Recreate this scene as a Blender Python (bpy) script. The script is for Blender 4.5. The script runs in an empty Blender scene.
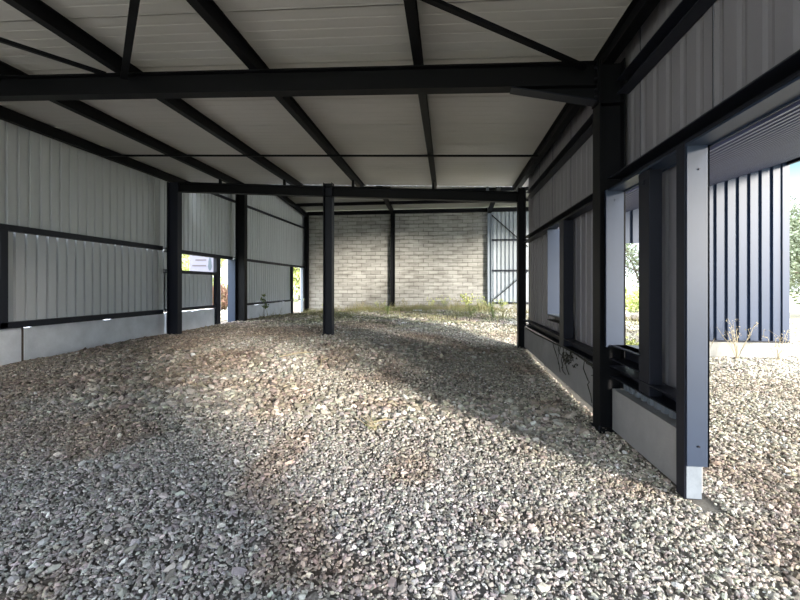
import bpy, bmesh, math, random
import numpy as np
from mathutils import Vector, Matrix
random.seed(7); rng = np.random.default_rng(7)
S = bpy.context.scene
COL = S.collection
EYE = 1.6
# ------------------------------------------------------------------ camera
cam_d = bpy.data.cameras.new('camera'); cam = bpy.data.objects.new('camera', cam_d); COL.objects.link(cam)
cam_d.sensor_width = 36; cam_d.lens = 408 / 800 * 36
cam_d.shift_y = -14 / 800; cam_d.clip_start = .05; cam_d.clip_end = 500
cam.location = (0, 0, EYE); cam.rotation_euler = (math.radians(90), 0, math.radians(6.71))
S.camera = cam
# ------------------------------------------------------------------ world, sun, exposure
W = bpy.data.worlds.new('World'); S.world = W; W.use_nodes = True
nt = W.node_tree; nt.nodes.clear()
o_ = nt.nodes.new('ShaderNodeOutputWorld'); bg = nt.nodes.new('ShaderNodeBackground')
tc = nt.nodes.new('ShaderNodeTexCoord'); sep = nt.nodes.new('ShaderNodeSeparateXYZ')
rp = nt.nodes.new('ShaderNodeValToRGB')
for k_, (p_, c_) in enumerate([(0.0, (.22, .24, .27)), (.15, (.12, .14, .155)), (.22, (.030, .058, .066)), (.41, (.60, .655, .72)), (1.0, (.86, .91, .98))]):
    e = rp.color_ramp.elements[k_] if k_ < 2 else rp.color_ramp.elements.new(p_)
    e.position = p_; e.color = (*c_, 1)
nt.links.new(tc.outputs['Generated'], sep.inputs[0]); nt.links.new(sep.outputs['Z'], rp.inputs[0])
nt.links.new(rp.outputs[0], bg.inputs['Color']); nt.links.new(bg.outputs[0], o_.inputs[0])
bg.inputs['Strength'].default_value = 4.6
sun_d = bpy.data.lights.new('sun', 'SUN'); sun = bpy.data.objects.new('sun', sun_d); COL.objects.link(sun)
sun_d.energy = 2.85; sun_d.color = (1.0, .92, .80); sun_d.angle = math.radians(10)
SD = Vector((-1.0, 1.12, -.345))            # direction the light travels
sun.rotation_euler = SD.to_track_quat('-Z', 'Y').to_euler()
S.view_settings.view_transform = 'Standard'; S.view_settings.look = 'None'
S.view_settings.exposure = 1.6; S.view_settings.gamma = 1; S.view_settings.use_curve_mapping = False

# ------------------------------------------------------------------ materials
def mat(name, col, rough=.6, metal=0, var=0, vscale=3, bump=0, bscale=40, col2=None, stretch=(1, 1, 1), spec=.5):
    m = bpy.data.materials.new(name); m.use_nodes = True; n = m.node_tree
    b = n.nodes['Principled BSDF']; b.inputs['Base Color'].default_value = (*col, 1)
    b.inputs['Roughness'].default_value = rough; b.inputs['Metallic'].default_value = metal
    b.inputs['Specular IOR Level'].default_value = spec
    g = n.nodes.new('ShaderNodeNewGeometry'); mp = n.nodes.new('ShaderNodeMapping'); mp.inputs['Scale'].default_value = stretch
    n.links.new(g.outputs['Position'], mp.inputs[0])
    if var or col2:
        t = n.nodes.new('ShaderNodeTexNoise'); t.inputs['Scale'].default_value = vscale; t.inputs['Detail'].default_value = 6
        t.inputs['Roughness'].default_value = .65
        n.links.new(mp.outputs[0], t.inputs[0])
        r = n.nodes.new('ShaderNodeValToRGB'); c2 = col2 or tuple(c * (1 - var) for c in col); c1 = col if col2 else tuple(min(1, c * (1 + var)) for c in col)
        r.color_ramp.elements[0].position = .3; r.color_ramp.elements[1].position = .7
        r.color_ramp.elements[0].color = (*c2, 1); r.color_ramp.elements[1].color = (*c1, 1)
        n.links.new(t.outputs['Fac'], r.inputs[0]); n.links.new(r.outputs[0], b.inputs['Base Color'])
    if bump:
        t = n.nodes.new('ShaderNodeTexNoise'); t.inputs['Scale'].default_value = bscale; t.inputs['Detail'].default_value = 4
        n.links.new(mp.outputs[0], t.inputs[0]); bu = n.nodes.new('ShaderNodeBump'); bu.inputs['Strength'].default_value = bump
        bu.inputs['Distance'].default_value = .01
        n.links.new(t.outputs['Fac'], bu.inputs['Height']); n.links.new(bu.outputs[0], b.inputs['Normal'])
    return m
M = {}
M['steel'] = mat('painted_steel', (.0028, .003, .0048), .55, spec=.22, var=.12, vscale=2, bump=.1)
M['girt'] = mat('girt_steel', (.013, .015, .025), .5, spec=.3, var=.12, vscale=2)
M['flash'] = mat('flashing', (.025, .041, .078), .45, var=.06, vscale=4)
M['zinc'] = mat('zinc_steel', (.22, .25, .29), .45, var=.15, vscale=14)
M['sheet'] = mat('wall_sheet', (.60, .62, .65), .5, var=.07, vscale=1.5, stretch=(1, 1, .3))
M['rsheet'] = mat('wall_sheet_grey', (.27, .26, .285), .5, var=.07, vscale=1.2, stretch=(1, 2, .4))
M['wsheet'] = mat('wall_sheet_pale', (.40, .44, .48), .5, var=.04, vscale=1.5)
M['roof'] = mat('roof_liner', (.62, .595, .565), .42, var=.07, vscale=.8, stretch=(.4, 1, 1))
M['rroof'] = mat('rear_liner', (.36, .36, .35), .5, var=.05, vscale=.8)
M['blue'] = mat('blue_sheet', (.022, .041, .088), .45, var=.06, vscale=1.5)
M['canopy'] = mat('canopy_sheet', (.085, .092, .15), .55, var=.1, vscale=1.5)
M['concrete'] = mat('concrete', (.80, .82, .88), .85, var=.12, vscale=2.5, bump=.3, bscale=30)  # pale and bluish: skylight on the left base panels put into the colour
M['rconcrete'] = mat('concrete_grey', (.36, .355, .36), .85, var=.12, vscale=2.5, bump=.3, bscale=30)  # same concrete for the right wall, without that skylight in it
M['pale'] = mat('pale_steel', (.26, .30, .35), .45)
M['pconcrete'] = mat('pale_concrete', (.40, .39, .36), .85, var=.15, vscale=3, bump=.3)
M['seam'] = mat('seam', (.05, .05, .055), .8)
M['leaf'] = mat('leaves', (.10, .17, .045), .7, col2=(.22, .25, .09), vscale=2)
M['leafg'] = mat('olive_leaves', (.11, .14, .075), .7, col2=(.20, .22, .14), vscale=1.2)
M['leafy'] = mat('yellow_leaves', (.38, .46, .12), .7, col2=(.55, .56, .25), vscale=1.2)
M['leafp'] = mat('pink_leaves', (.36, .13, .12), .7, col2=(.20, .20, .08), vscale=3)
M['bark'] = mat('bark', (.12, .09, .07), .9, var=.3, vscale=10)
M['twig'] = mat('dry_twig', (.42, .36, .25), .9, var=.2, vscale=10)
M['vine'] = mat('vine', (.04, .04, .03), .9)
M['grass'] = mat('grass_blades', (.19, .22, .08), .85, col2=(.33, .27, .16), vscale=1.3)
M['banner'] = mat('banner', (.22, .21, .26), .6, var=.04)
M['print'] = mat('print', (.11, .09, .10), .6)
M['printg'] = mat('print_grey', (.08, .10, .12), .6)
M['rubble'] = mat('rubble', (.50, .43, .36), .9, var=.3, vscale=4, bump=.6, bscale=12)
M['white'] = mat('paper', (.8, .82, .85), .6)
M['bolt'] = mat('bolt', (.03, .03, .04), .4, metal=.6)

def mat_block():
    m = bpy.data.materials.new('blockwork'); m.use_nodes = True; n = m.node_tree; b = n.nodes['Principled BSDF']
    b.inputs['Roughness'].default_value = .9
    g = n.nodes.new('ShaderNodeNewGeometry'); sp = n.nodes.new('ShaderNodeSeparateXYZ'); cb = n.nodes.new('ShaderNodeCombineXYZ')
    n.links.new(g.outputs['Position'], sp.inputs[0]); n.links.new(sp.outputs['X'], cb.inputs[0]); n.links.new(sp.outputs['Z'], cb.inputs[1])
    br = n.nodes.new('ShaderNodeTexBrick'); n.links.new(cb.outputs[0], br.inputs[0])
    br.inputs['Scale'].default_value = 1; br.inputs['Brick Width'].default_value = .5; br.inputs['Row Height'].default_value = .2
    br.inputs['Mortar Size'].default_value = .014; br.inputs['Mortar Smooth'].default_value = .3; br.inputs['Bias'].default_value = -.15
    br.inputs['Color1'].default_value = (.38, .375, .36, 1); br.inputs['Color2'].default_value = (.24, .235, .22, 1)
    br.inputs['Mortar'].default_value = (.11, .105, .095, 1)
    t = n.nodes.new('ShaderNodeTexNoise'); t.inputs['Scale'].default_value = .7; t.inputs['Detail'].default_value = 8; t.inputs['Roughness'].default_value = .7
    n.links.new(cb.outputs[0], t.inputs[0])
    mx = n.nodes.new('ShaderNodeMix'); mx.data_type = 'RGBA'; mx.blend_type = 'MULTIPLY'; mx.inputs[0].default_value = .7
    r = n.nodes.new('ShaderNodeValToRGB'); r.color_ramp.elements[0].position = .3; r.color_ramp.elements[1].position = .7
    r.color_ramp.elements[0].color = (.50, .48, .42, 1); r.color_ramp.elements[1].color = (1.15, 1.15, 1.15, 1)
    n.links.new(t.outputs['Fac'], r.inputs[0]); n.links.new(br.outputs[0], mx.inputs[6]); n.links.new(r.outputs[0], mx.inputs[7])
    # pale mortar smears, streaky along the courses
    mp = n.nodes.new('ShaderNodeMapping'); mp.inputs['Scale'].default_value = (.9, 5, 1); n.links.new(cb.outputs[0], mp.inputs[0])
    t2 = n.nodes.new('ShaderNodeTexNoise'); t2.inputs['Scale'].default_value = 1.6; t2.inputs['Detail'].default_value = 5; n.links.new(mp.outputs[0], t2.inputs[0])
    r2 = n.nodes.new('ShaderNodeValToRGB'); r2.color_ramp.elements[0].position = .40; r2.color_ramp.elements[1].position = .72
    r2.color_ramp.elements[0].color = (0, 0, 0, 1); r2.color_ramp.elements[1].color = (.7, .7, .7, 1)
    n.links.new(t2.outputs['Fac'], r2.inputs[0])
    m2 = n.nodes.new('ShaderNodeMix'); m2.data_type = 'RGBA'; n.links.new(r2.outputs[0], m2.inputs[0])
    n.links.new(mx.outputs[2], m2.inputs[6]); m2.inputs[7].default_value = (.50, .50, .475, 1)
    n.links.new(m2.outputs[2], b.inputs['Base Color'])
    bu = n.nodes.new('ShaderNodeBump'); bu.inputs['Strength'].default_value = .8; bu.inputs['Distance'].default_value = .02; bu.invert = True
    n.links.new(br.outputs['Fac'], bu.inputs['Height']); n.links.new(bu.outputs[0], b.inputs['Normal'])
    return m
M['block'] = mat_block()

def mat_attr(name, rough=.9, extra=.12):
    m = bpy.data.materials.new(name); m.use_nodes = True; n = m.node_tree; b = n.nodes['Principled BSDF']
    b.inputs['Roughness'].default_value = rough; b.inputs['Specular IOR Level'].default_value = .25
    a = n.nodes.new('ShaderNodeAttribute'); a.attribute_name = 'tint'
    g = n.nodes.new('ShaderNodeNewGeometry'); t = n.nodes.new('ShaderNodeTexNoise'); t.inputs['Scale'].default_value = 60; t.inputs['Detail'].default_value = 3
    n.links.new(g.outputs['Position'], t.inputs[0])
    mr = n.nodes.new('ShaderNodeMapRange'); mr.inputs[3].default_value = 1 - extra * 2; mr.inputs[4].default_value = 1 + extra * 2
    n.links.new(t.outputs['Fac'], mr.inputs[0])
    mx = n.nodes.new('ShaderNodeVectorMath'); mx.operation = 'SCALE'
    n.links.new(a.outputs['Color'], mx.inputs[0]); n.links.new(mr.outputs[0], mx.inputs['Scale'])
    n.links.new(mx.outputs[0], b.inputs['Base Color'])
    return m
M['stone'] = mat_attr('crushed_stone')
M['earth'] = mat_attr('stony_earth', extra=.3)

# ------------------------------------------------------------------ mesh helpers
class MB:
    def __init__(s): s.v = []; s.f = []
    def quad(s, a, b, c, d):
        n = len(s.v); s.v += [tuple(a), tuple(b), tuple(c), tuple(d)]; s.f.append((n, n + 1, n + 2, n + 3)); return s
    def box(s, x0, x1, y0, y1, z0, z1):
        n = len(s.v)
        s.v += [(x0, y0, z0), (x1, y0, z0), (x1, y1, z0), (x0, y1, z0), (x0, y0, z1), (x1, y0, z1), (x1, y1, z1), (x0, y1, z1)]
        s.f += [tuple(n + i for i in q) for q in ((0, 3, 2, 1), (4, 5, 6, 7), (0, 1, 5, 4), (1, 2, 6, 5), (2, 3, 7, 6), (3, 0, 4, 7))]; return s
    def sweep(s, prof, a, b, up=(0, 0, 1)):
        """closed profile [(side, up)] carried from a to b"""
        a = Vector(a); b = Vector(b); d = (b - a).normalized(); side = d.cross(Vector(up)).normalized(); u = side.cross(d)
        n = len(s.v); k = len(prof)
        for p in (a, b):
            for (q, r) in prof: s.v.append(tuple(p + side * q + u * r))
        for i in range(k):
            j = (i + 1) % k; s.f.append((n + i, n + j, n + k + j, n + k + i))
        s.f.append(tuple(n + i for i in reversed(range(k)))); s.f.append(tuple(n + k + i for i in range(k))); return s
    def bar(s, a, b, w, h, up=(0, 0, 1)):
        return s.sweep([(-w / 2, -h / 2), (w / 2, -h / 2), (w / 2, h / 2), (-w / 2, h / 2)], a, b, up)
    def ibeam(s, a, b, w, h, up=(0, 0, 1), tf=.014, tw=.01):
        W, H, f, t = w / 2, h / 2, tf, tw / 2
        return s.sweep([(-W, -H), (W, -H), (W, -H + f), (t, -H + f), (t, H - f), (W, H - f), (W, H), (-W, H), (-W, H - f), (-t, H - f), (-t, -H + f), (-W, -H + f)], a, b, up)
    def zee(s, a, b, w, h, t=.008, up=(0, 0, 1)):
        H = h / 2
        return s.sweep([(-w, -H), (t, -H), (t, H - t), (w, H - t), (w, H), (0, H), (0, -H + t), (-w, -H + t)], a, b, up)
    def tube(s, pts, r, k=6):
        n0 = len(s.v); P = [Vector(p) for p in pts]
        for i, p in enumerate(P):
            d = (P[min(i + 1, len(P) - 1)] - P[max(i - 1, 0)]).normalized(); q = d.orthogonal().normalized(); w = d.cross(q)
            rr = r[i] if isinstance(r, (list, tuple)) else r
            for j in range(k):
                a = 2 * math.pi * j / k; s.v.append(tuple(p + q * math.cos(a) * rr + w * math.sin(a) * rr))
        for i in range(len(P) - 1):
            for j in range(k):
                l = (j + 1) % k; s.f.append((n0 + i * k + j, n0 + i * k + l, n0 + (i + 1) * k + l, n0 + (i + 1) * k + j))
        s.f.append(tuple(n0 + j for j in reversed(range(k)))); s.f.append(tuple(n0 + (len(P) - 1) * k + j for j in range(k))); return s
    def build(s, name, m, parent=None, bevel=0, smooth=False):
        me = bpy.data.meshes.new(name); me.from_pydata(s.v, [], s.f); me.update(); me.shade_flat()
        o = bpy.data.objects.new(name, me); COL.objects.link(o); me.materials.append(M[m] if isinstance(m, str) else m)
        bm = bmesh.new(); bm.from_mesh(me); bmesh.ops.recalc_face_normals(bm, faces=bm.faces); bm.to_mesh(me); bm.free()
        if parent is not None: o.parent = parent; o.matrix_parent_inverse = Matrix.Translation(parent.location).inverted() if parent.type == 'EMPTY' else Matrix()
        if bevel:
            md = o.modifiers.new('bevel', 'BEVEL'); md.width = bevel; md.segments = 2; md.limit_method = 'ANGLE'
        if smooth:
            for p in me.polygons: p.use_smooth = True
        return o
def tag(o, label=None, cat=None, group=None, kind=None):
    if label: o['label'] = label
    if cat: o['category'] = cat
    if group: o['group'] = group
    if kind: o['kind'] = kind
    return o
def empty(name, loc, label, cat, group=None):
    o = bpy.data.objects.new(name, None); COL.objects.link(o); o.location = loc; o.empty_display_size = .2
    return tag(o, label, cat, group)
def struct(name, mb, m, label=None): return tag(mb.build(name, m), label, None, None, 'structure')

def profile(length, pitch, rib, depth, slope=.012, start=0.0):
    """trapezoid sheet section: flats with narrow recessed ribs -> [(t, d)]"""
    out = [(0, 0)]; t = start
    while t < length:
        for q, d in ((t, 0), (t + slope, depth), (t + slope + rib, depth), (t + 2 * slope + rib, 0)):
            if 0 < q < length: out.append((q, d))
        t += pitch
    out.append((length, 0)); return out
def sheet_y(mb, x, y0, y1, z0, z1, sgn, pitch=.2, rib=.035, depth=.03, th=.004, topz=None, start=0.0, slope=.012):
    """vertical sheet in a plane of constant x, ribs recessed towards sgn*x.  topz(y) may give a sloping head"""
    pr = profile(y1 - y0, pitch, rib, depth, slope, start); n = len(mb.v)
    for t, d in pr:
        zt = topz(y0 + t) if topz else z1
        mb.v += [(x + sgn * d, y0 + t, z0), (x + sgn * d, y0 + t, zt), (x + sgn * (d + th), y0 + t, z0), (x + sgn * (d + th), y0 + t, zt)]
    for i in range(len(pr) - 1):
        a = n + 4 * i; b = a + 4
        mb.f += [(a, b, b + 1, a + 1), (a + 2, a + 3, b + 3, b + 2), (a, a + 2, b + 2, b), (a + 1, b + 1, b + 3, a + 3)]
    return mb
def sheet_x(mb, y, x0, x1, z0, z1, sgn, pitch=.2, rib=.035, depth=.03, th=.004, start=0.0, topz=None):
    pr = profile(x1 - x0, pitch, rib, depth, start=start); n = len(mb.v)
    for t, d in pr:
        zt = topz(x0 + t) if topz else z1
        mb.v += [(x0 + t, y + sgn * d, z0), (x0 + t, y + sgn * d, zt), (x0 + t, y + sgn * (d + th), z0), (x0 + t, y + sgn * (d + th), zt)]
    for i in range(len(pr) - 1):
        a = n + 4 * i; b = a + 4
        mb.f += [(a, b, b + 1, a + 1), (a + 2, a + 3, b + 3, b + 2), (a, a + 2, b + 2, b), (a + 1, b + 1, b + 3, a + 3)]
    return mb

# ------------------------------------------------------------------ the lie of the land
CP = np.array([(-7.5, 4, .20), (-7.5, 6, .27), (-7.4, 10, .32), (-3, 10, .38), (1.7, 10, .14), (1.8, 7.5, .03), (1.8, 5, -.04), (1.8, 3.2, .03), (0, 3, .0), (0, 5, .05),
               (0, 1, .0), (-3, 2, .0), (-3, 5, .08), (-6, 3, .1), (-7.4, 0, .1), (-1, 7, .16), (-4, 7.5, .24), (-1, 10, .32), (-7.3, 13.6, .34), (-5, 13, .42), (-3, 14, .46), (0, 14, .42), (2, 14, .38),
               (-7.5, 21, .2), (-5, 20.5, .4), (-2.8, 21, .48), (0, 21, .5), (2, 21, .48), (5, 21, .4), (5, 14, .3), (5, 10, .0), (8, 10, .0), (3.2, 8.5, 0.0), (4, 6, -.02), (5, 3, 0), (3, 1, 0), (10, 5, 0), (10, 0, 0), (0, -4, 0), (-6, -4, 0), (5, -4, 0), (-10, 12, .3), (-11, 6, .2), (-10, 20, .3), (10, 20, .3), (0, 26, .4)])
GN = 420; gx0, gx1, gy0, gy1 = -14, 18, -8, 34
def vnoise(x, y, sc, seed):
    x = np.asarray(x) * sc + seed * 17.3; y = np.asarray(y) * sc + seed * 7.1
    xi = np.floor(x).astype(np.int64); yi = np.floor(y).astype(np.int64); fx = x - xi; fy = y - yi
    fx = fx * fx * (3 - 2 * fx); fy = fy * fy * (3 - 2 * fy)
    def h(a, b):
        k = (a * 374761393 + b * 668265263 + seed * 974711) & 0x7fffffff; k = ((k ^ (k >> 13)) * 1274126177) & 0x7fffffff; return ((k ^ (k >> 16)) & 0xffff) / 65535.0
    return (h(xi, yi) * (1 - fx) + h(xi + 1, yi) * fx) * (1 - fy) + (h(xi, yi + 1) * (1 - fx) + h(xi + 1, yi + 1) * fx) * fy
def gz(x, y):
    x = np.asarray(x, float); y = np.asarray(y, float); num = 0; den = 0
    for cx, cy, cz in CP:
        w = np.exp(-((x - cx) ** 2 + (y - cy) ** 2) / (2 * 1.35 ** 2)) + 1e-5 / (1 + (x - cx) ** 2 + (y - cy) ** 2); num = num + w * cz; den = den + w
    z = num / den
    rough = .35 + 1.0 * np.clip(1 - ((x + 3) ** 2 / 22 + (y - 7.0) ** 2 / 9), 0, 1) + .5 * np.clip((y - 12) / 3, 0, 1)
    damp = np.clip(np.abs(x - 1.85) / .5, .15, 1)
    return z + damp * rough * ((vnoise(x, y, .9, 1) - .5) * .07 + (vnoise(x, y, 2.3, 2) - .5) * .05 + (vnoise(x, y, 6, 3) - .5) * .03)
def gz1(x, y): return float(gz(x, y))
def ground_tint(x, y):
    """colour of the ground: grey crushed rock, cream put in for sunlight, brown earth, dry straw outdoors"""
    grey = np.array([.315, .305, .303]); cream = np.array([.47, .43, .365]); brown = np.array([.30, .235, .19]); straw = np.array([.50, .45, .34]); green = np.array([.20, .22, .11])
    n1 = vnoise(x, y, .55, 11); n2 = vnoise(x, y, 1.7, 12)
    c = grey[None] * np.ones((len(x), 1))
    def mixin(c, k, w): w = np.clip(w, 0, 1)[:, None]; return c * (1 - w) + k[None] * w
    c = mixin(c, cream, np.clip((y - 2.8) / 2.5, 0, 1) * .75)  # sunlit look of the middle ground put into the colour
    c = mixin(c, cream, np.clip((x - .2) / 1.5, 0, 1) * .8)  # the same sunlit cream on the right, towards the wide opening
    c = mixin(c, brown, np.clip((n1 - .52) * 4, 0, .75) * np.clip((y - 2.5) / 2, 0, 1))
    c = mixin(c, brown, np.clip((-x - 4.5) / 2, 0, .6) * np.clip((y - 3) / 2, 0, 1))
    c = mixin(c, brown, np.clip((n2 - .66) * 4, 0, .6))
    c = mixin(c, green, np.clip((y - 10.5) / 3, 0, 1) * np.clip((n2 - .3) * 1.8, 0, .6))
    c = mixin(c, straw, np.clip((x - 2.3) / 1.0, 0, 1) * .45)
    c = mixin(c, straw, np.clip((-x - 7.8) / .5, 0, 1) * .8)
    return c
def add_tint(me, arr):
    a = me.color_attributes.new('tint', 'FLOAT_COLOR', 'POINT'); buf = np.ones((len(arr), 4), np.float32); buf[:, :3] = arr; a.data.foreach_set('color', buf.ravel())
def npmesh(name, V, F, m, tint=None, parent=None):
    me = bpy.data.meshes.new(name); k = F.shape[1]
    me.vertices.add(len(V)); me.vertices.foreach_set('co', V.astype(np.float32).ravel())
    me.loops.add(F.size); me.loops.foreach_set('vertex_index', F.astype(np.int32).ravel())
    me.polygons.add(len(F)); me.polygons.foreach_set('loop_start', np.arange(0, F.size, k, dtype=np.int32))
    me.update(calc_edges=True); me.validate(); me.shade_flat()
    me.materials.append(M[m]); o = bpy.data.objects.new(name, me); COL.objects.link(o)
    if tint is not None: add_tint(me, tint)
    if parent is not None: o.parent = parent; o.matrix_parent_inverse = Matrix.Translation(parent.location).inverted()
    return o
# floor
xs = np.linspace(gx0, gx1, GN); ys = np.linspace(gy0, gy1, GN); X, Y = np.meshgrid(xs, ys); X = X.ravel(); Y = Y.ravel()
Z = gz(X, Y) - .012; idx = np.arange(GN * GN).reshape(GN, GN)
F = np.stack([idx[:-1, :-1].ravel(), idx[:-1, 1:].ravel(), idx[1:, 1:].ravel(), idx[1:, :-1].ravel()], 1)
fl = npmesh('floor', np.stack([X, Y, Z], 1), F, 'earth', ground_tint(X, Y) * .42); tag(fl, kind='structure')  # earth darkened: shade in the gaps between stones put into its colour
# land outside, to the horizon
b = MB(); b.box(-90, gx0, -60, 120, -.3, .12); b.box(gx1, 90, -60, 120, -.3, -.0); b.box(gx0, gx1, gy1, 120, -.3, .3); b.box(gx0, gx1, -60, gy0, -.3, -.0)
M['field'] = mat('dry_field', (.22, .21, .12), .95, col2=(.12, .14, .06), vscale=.35)
struct('floor_outside', b, 'field')

# gravel
def ico():
    t = (1 + 5 ** .5) / 2
    v = np.array([(-1, t, 0), (1, t, 0), (-1, -t, 0), (1, -t, 0), (0, -1, t), (0, 1, t), (0, -1, -t), (0, 1, -t), (t, 0, -1), (t, 0, 1), (-t, 0, -1), (-t, 0, 1)], float)
    v /= np.linalg.norm(v[0])
    f = np.array([(0, 11, 5), (0, 5, 1), (0, 1, 7), (0, 7, 10), (0, 10, 11), (1, 5, 9), (5, 11, 4), (11, 10, 2), (10, 7, 6), (7, 1, 8), (3, 9, 4), (3, 4, 2), (3, 2, 6), (3, 6, 8), (3, 8, 9), (4, 9, 5), (2, 4, 11), (6, 2, 10), (8, 6, 7), (9, 8, 1)])
    return v, f
def stones(px, py, size, name, lift=.25, tintmul=1.0):
    n = len(px); v0, f0 = ico()
    V = np.repeat(v0[None], n, 0) * rng.uniform(.72, 1.25, (n, 12, 1))
    V = np.sign(V) * np.abs(V) ** .8                       # squarer, broken look
    sc = np.stack([size * rng.uniform(.75, 1.6, n), size * rng.uniform(.6, 1.0, n), size * rng.uniform(.3, .75, n)], 1)
    V *= sc[:, None, :]
    a, b_, c = rng.uniform(0, 6.283, n), rng.normal(0, .45, n), rng.normal(0, .45, n)
    ca, sa, cb, sb, cc, s_c = np.cos(a), np.sin(a), np.cos(b_), np.sin(b_), np.cos(c), np.sin(c)
    x, y, z = V[..., 0], V[..., 1], V[..., 2]
    y, z = y * cb[:, None] - z * sb[:, None], y * sb[:, None] + z * cb[:, None]
    x, z = x * cc[:, None] + z * s_c[:, None], -x * s_c[:, None] + z * cc[:, None]
    x, y = x * ca[:, None] - y * sa[:, None], x * sa[:, None] + y * ca[:, None]
    pz = gz(px, py) + size * lift * rng.uniform(.2, 1.2, n)
    V = np.stack([x + px[:, None], y + py[:, None], z + pz[:, None]], 2).reshape(-1, 3)
    F = (f0[None] + (np.arange(n) * 12)[:, None, None]).reshape(-1, 3)
    t = ground_tint(px, py) * (rng.lognormal(-.03, .40, n)[:, None]) * rng.uniform(.93, 1.07, (n, 3)) * tintmul
    return npmesh(name, V, F, 'stone', np.repeat(np.clip(t, .03, .8), 12, 0))
P = []
def scatter(n, x0, x1, y0, y1, s0, s1, keep=None):
    x = rng.uniform(x0, x1, n); y = rng.uniform(y0, y1, n); s = s0 + (s1 - s0) * rng.random(n) ** 2.2
    k = np.ones(n, bool)
    k &= ~((np.abs(x - 1.865) < .075) & (y > 3.1) & (y < 10.2))
    k &= ~((x < -7.45) & (x > -7.9) )
    k &= ~((y > 20.75) & (y < 21.4))
    k &= ~((y > 9.95) & (y < 10.35) & (x > 4.9) & (x < 7.8))
    if keep is not None: k &= keep(x, y)
    P.append((x[k], y[k], s[k]))
infr = lambda x, y: (np.abs((x + .117 * y) / np.maximum(y, .3)) < 1.25)
scatter(110000, -5.5, 5.5, 1.2, 4.0, .006, .017, infr)
scatter(3000, -5.5, 5.5, 1.3, 4.6, .018, .034, infr)
scatter(100000, -8.2, 7, 4.0, 8.2, .009, .024, infr)
scatter(10000, -7.4, 1.5, 4.6, 9.5, .028, .055, lambda x, y: vnoise(x, y, .8, 21) > .40)
scatter(60000, -7.5, 9, 8, 12.5, .015, .034)
scatter(30000, -7.5, 9, 12, 20.8, .02, .045)
scatter(14000, 2.1, 15, 2, 18, .015, .035)
scatter(6000, -14, -7.9, 4, 22, .03, .05)
px = np.concatenate([p[0] for p in P]); py = np.concatenate([p[1] for p in P]); ps = np.concatenate([p[2] for p in P])
gravel = stones(px, py, ps, 'gravel')
tag(gravel, 'grey crushed stone gravel covering the whole ground, sunlight put into its colour as cream', 'gravel', kind='stuff')

# ------------------------------------------------------------------ the shed: roofs
XL = -7.62
def zroof(x): return EYE + 2.755 - .038 * x      # underside of the front roof sheet
def ybox(mb, x0, x1, y0, y1, t):               # slab following zroof
    n = len(mb.v); mb.v += [(x0, y0, zroof(x0)), (x1, y0, zroof(x1)), (x1, y1, zroof(x1)), (x0, y1, zroof(x0)), (x0, y0, zroof(x0) + t), (x1, y0, zroof(x1) + t), (x1, y1, zroof(x1) + t), (x0, y1, zroof(x0) + t)]
    mb.f += [tuple(n + i for i in q) for q in ((0, 3, 2, 1), (4, 5, 6, 7), (0, 1, 5, 4), (1, 2, 6, 5), (2, 3, 7, 6), (3, 0, 4, 7))]
b = MB(); y = -4.0
while y < 11.4:
    # each 1 m liner sheet with faint stiffening grooves
    x0, x1 = -7.75, 2.1; n = len(b.v); pr = []
    for k in range(6): t = k / 6 * .985; pr += [(y + t, 0), (y + t + .13, 0), (y + t + .136, .003), (y + t + .156, .003)]
    pr.append((y + .985, 0)); pr.append((y + .987, .02)); pr.append((y + 1.0, .02))
    pr = [(a, d) for a, d in pr if a <= 11.42]
    for a, d in pr: b.v += [(x0, a, zroof(x0) + d), (x1, a, zroof(x1) + d), (x0, a, zroof(x0) + .08), (x1, a, zroof(x1) + .08)]
    for i in range(len(pr) - 1):
        a = n + 4 * i; c = a + 4; b.f += [(a, a + 1, c + 1, c), (a + 2, c + 2, c + 3, a + 3)]
    y += 1.0
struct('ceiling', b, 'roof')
def zrr(y): return EYE + 3.98 + .09 * (21 - y)      # underside of the rear roof sheet
b = MB()
for i in range(48):
    y0 = 11.4 + i * .2 + .0; pts = [(y0, 0), (y0 + .15, 0), (y0 + .165, .02), (y0 + .185, .02), (y0 + .2, 0)]
    for (a, d), (c, g) in zip(pts, pts[1:]):
        b.quad((-7.75, a, zrr(a) + d), (7.7, a, zrr(a) + d), (7.7, c, zrr(c) + g), (-7.75, c, zrr(c) + g))
b.quad((-7.75, 11.4, zrr(11.4) + .06), (7.7, 11.4, zrr(11.4) + .06), (7.7, 21.3, zrr(21.3) + .06), (-7.75, 21.3, zrr(21.3) + .06))
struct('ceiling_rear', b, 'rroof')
# upright sheet closing the step between the two roofs
b = MB(); sheet_x(b, 11.42, -7.7, 2.1, 0, 0, 1, topz=lambda x: zrr(11.42) + .03)
for i, v in enumerate(b.v):
    if v[2] == 0: b.v[i] = (v[0], v[1], zroof(v[0]) + .02)
struct('wall_roof_step', b, 'sheet')

# ------------------------------------------------------------------ left wall
GL = EYE + .98            # height of the long girt
def topL(y): return zroof(XL) if y < 11.41 else zrr(y)
b = MB()
sheet_y(b, XL, -4.0, 11.41, GL, 0, -1, topz=lambda y: zroof(XL))
sheet_y(b, XL, 11.41, 21.0, GL, 0, -1, topz=lambda y: zrr(y))
sheet_y(b, XL, 6.1, 10.42, .90, GL, -1, start=.05, depth=.045, slope=.006)
sheet_y(b, XL, 4.75, 6.04, .90, EYE + .12, -1)
sheet_y(b, XL, -4.0, 4.8, .90, GL, -1)
sheet_y(b, XL, 10.2, 12.5, .95, EYE + .37, -1, start=.06)
sheet_y(b, XL, 13.55, 19.05, .92, GL, -1)
sheet_y(b, XL, 20.5, 21.0, .92, GL, -1)
struct('wall_left', b, 'sheet')
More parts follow.
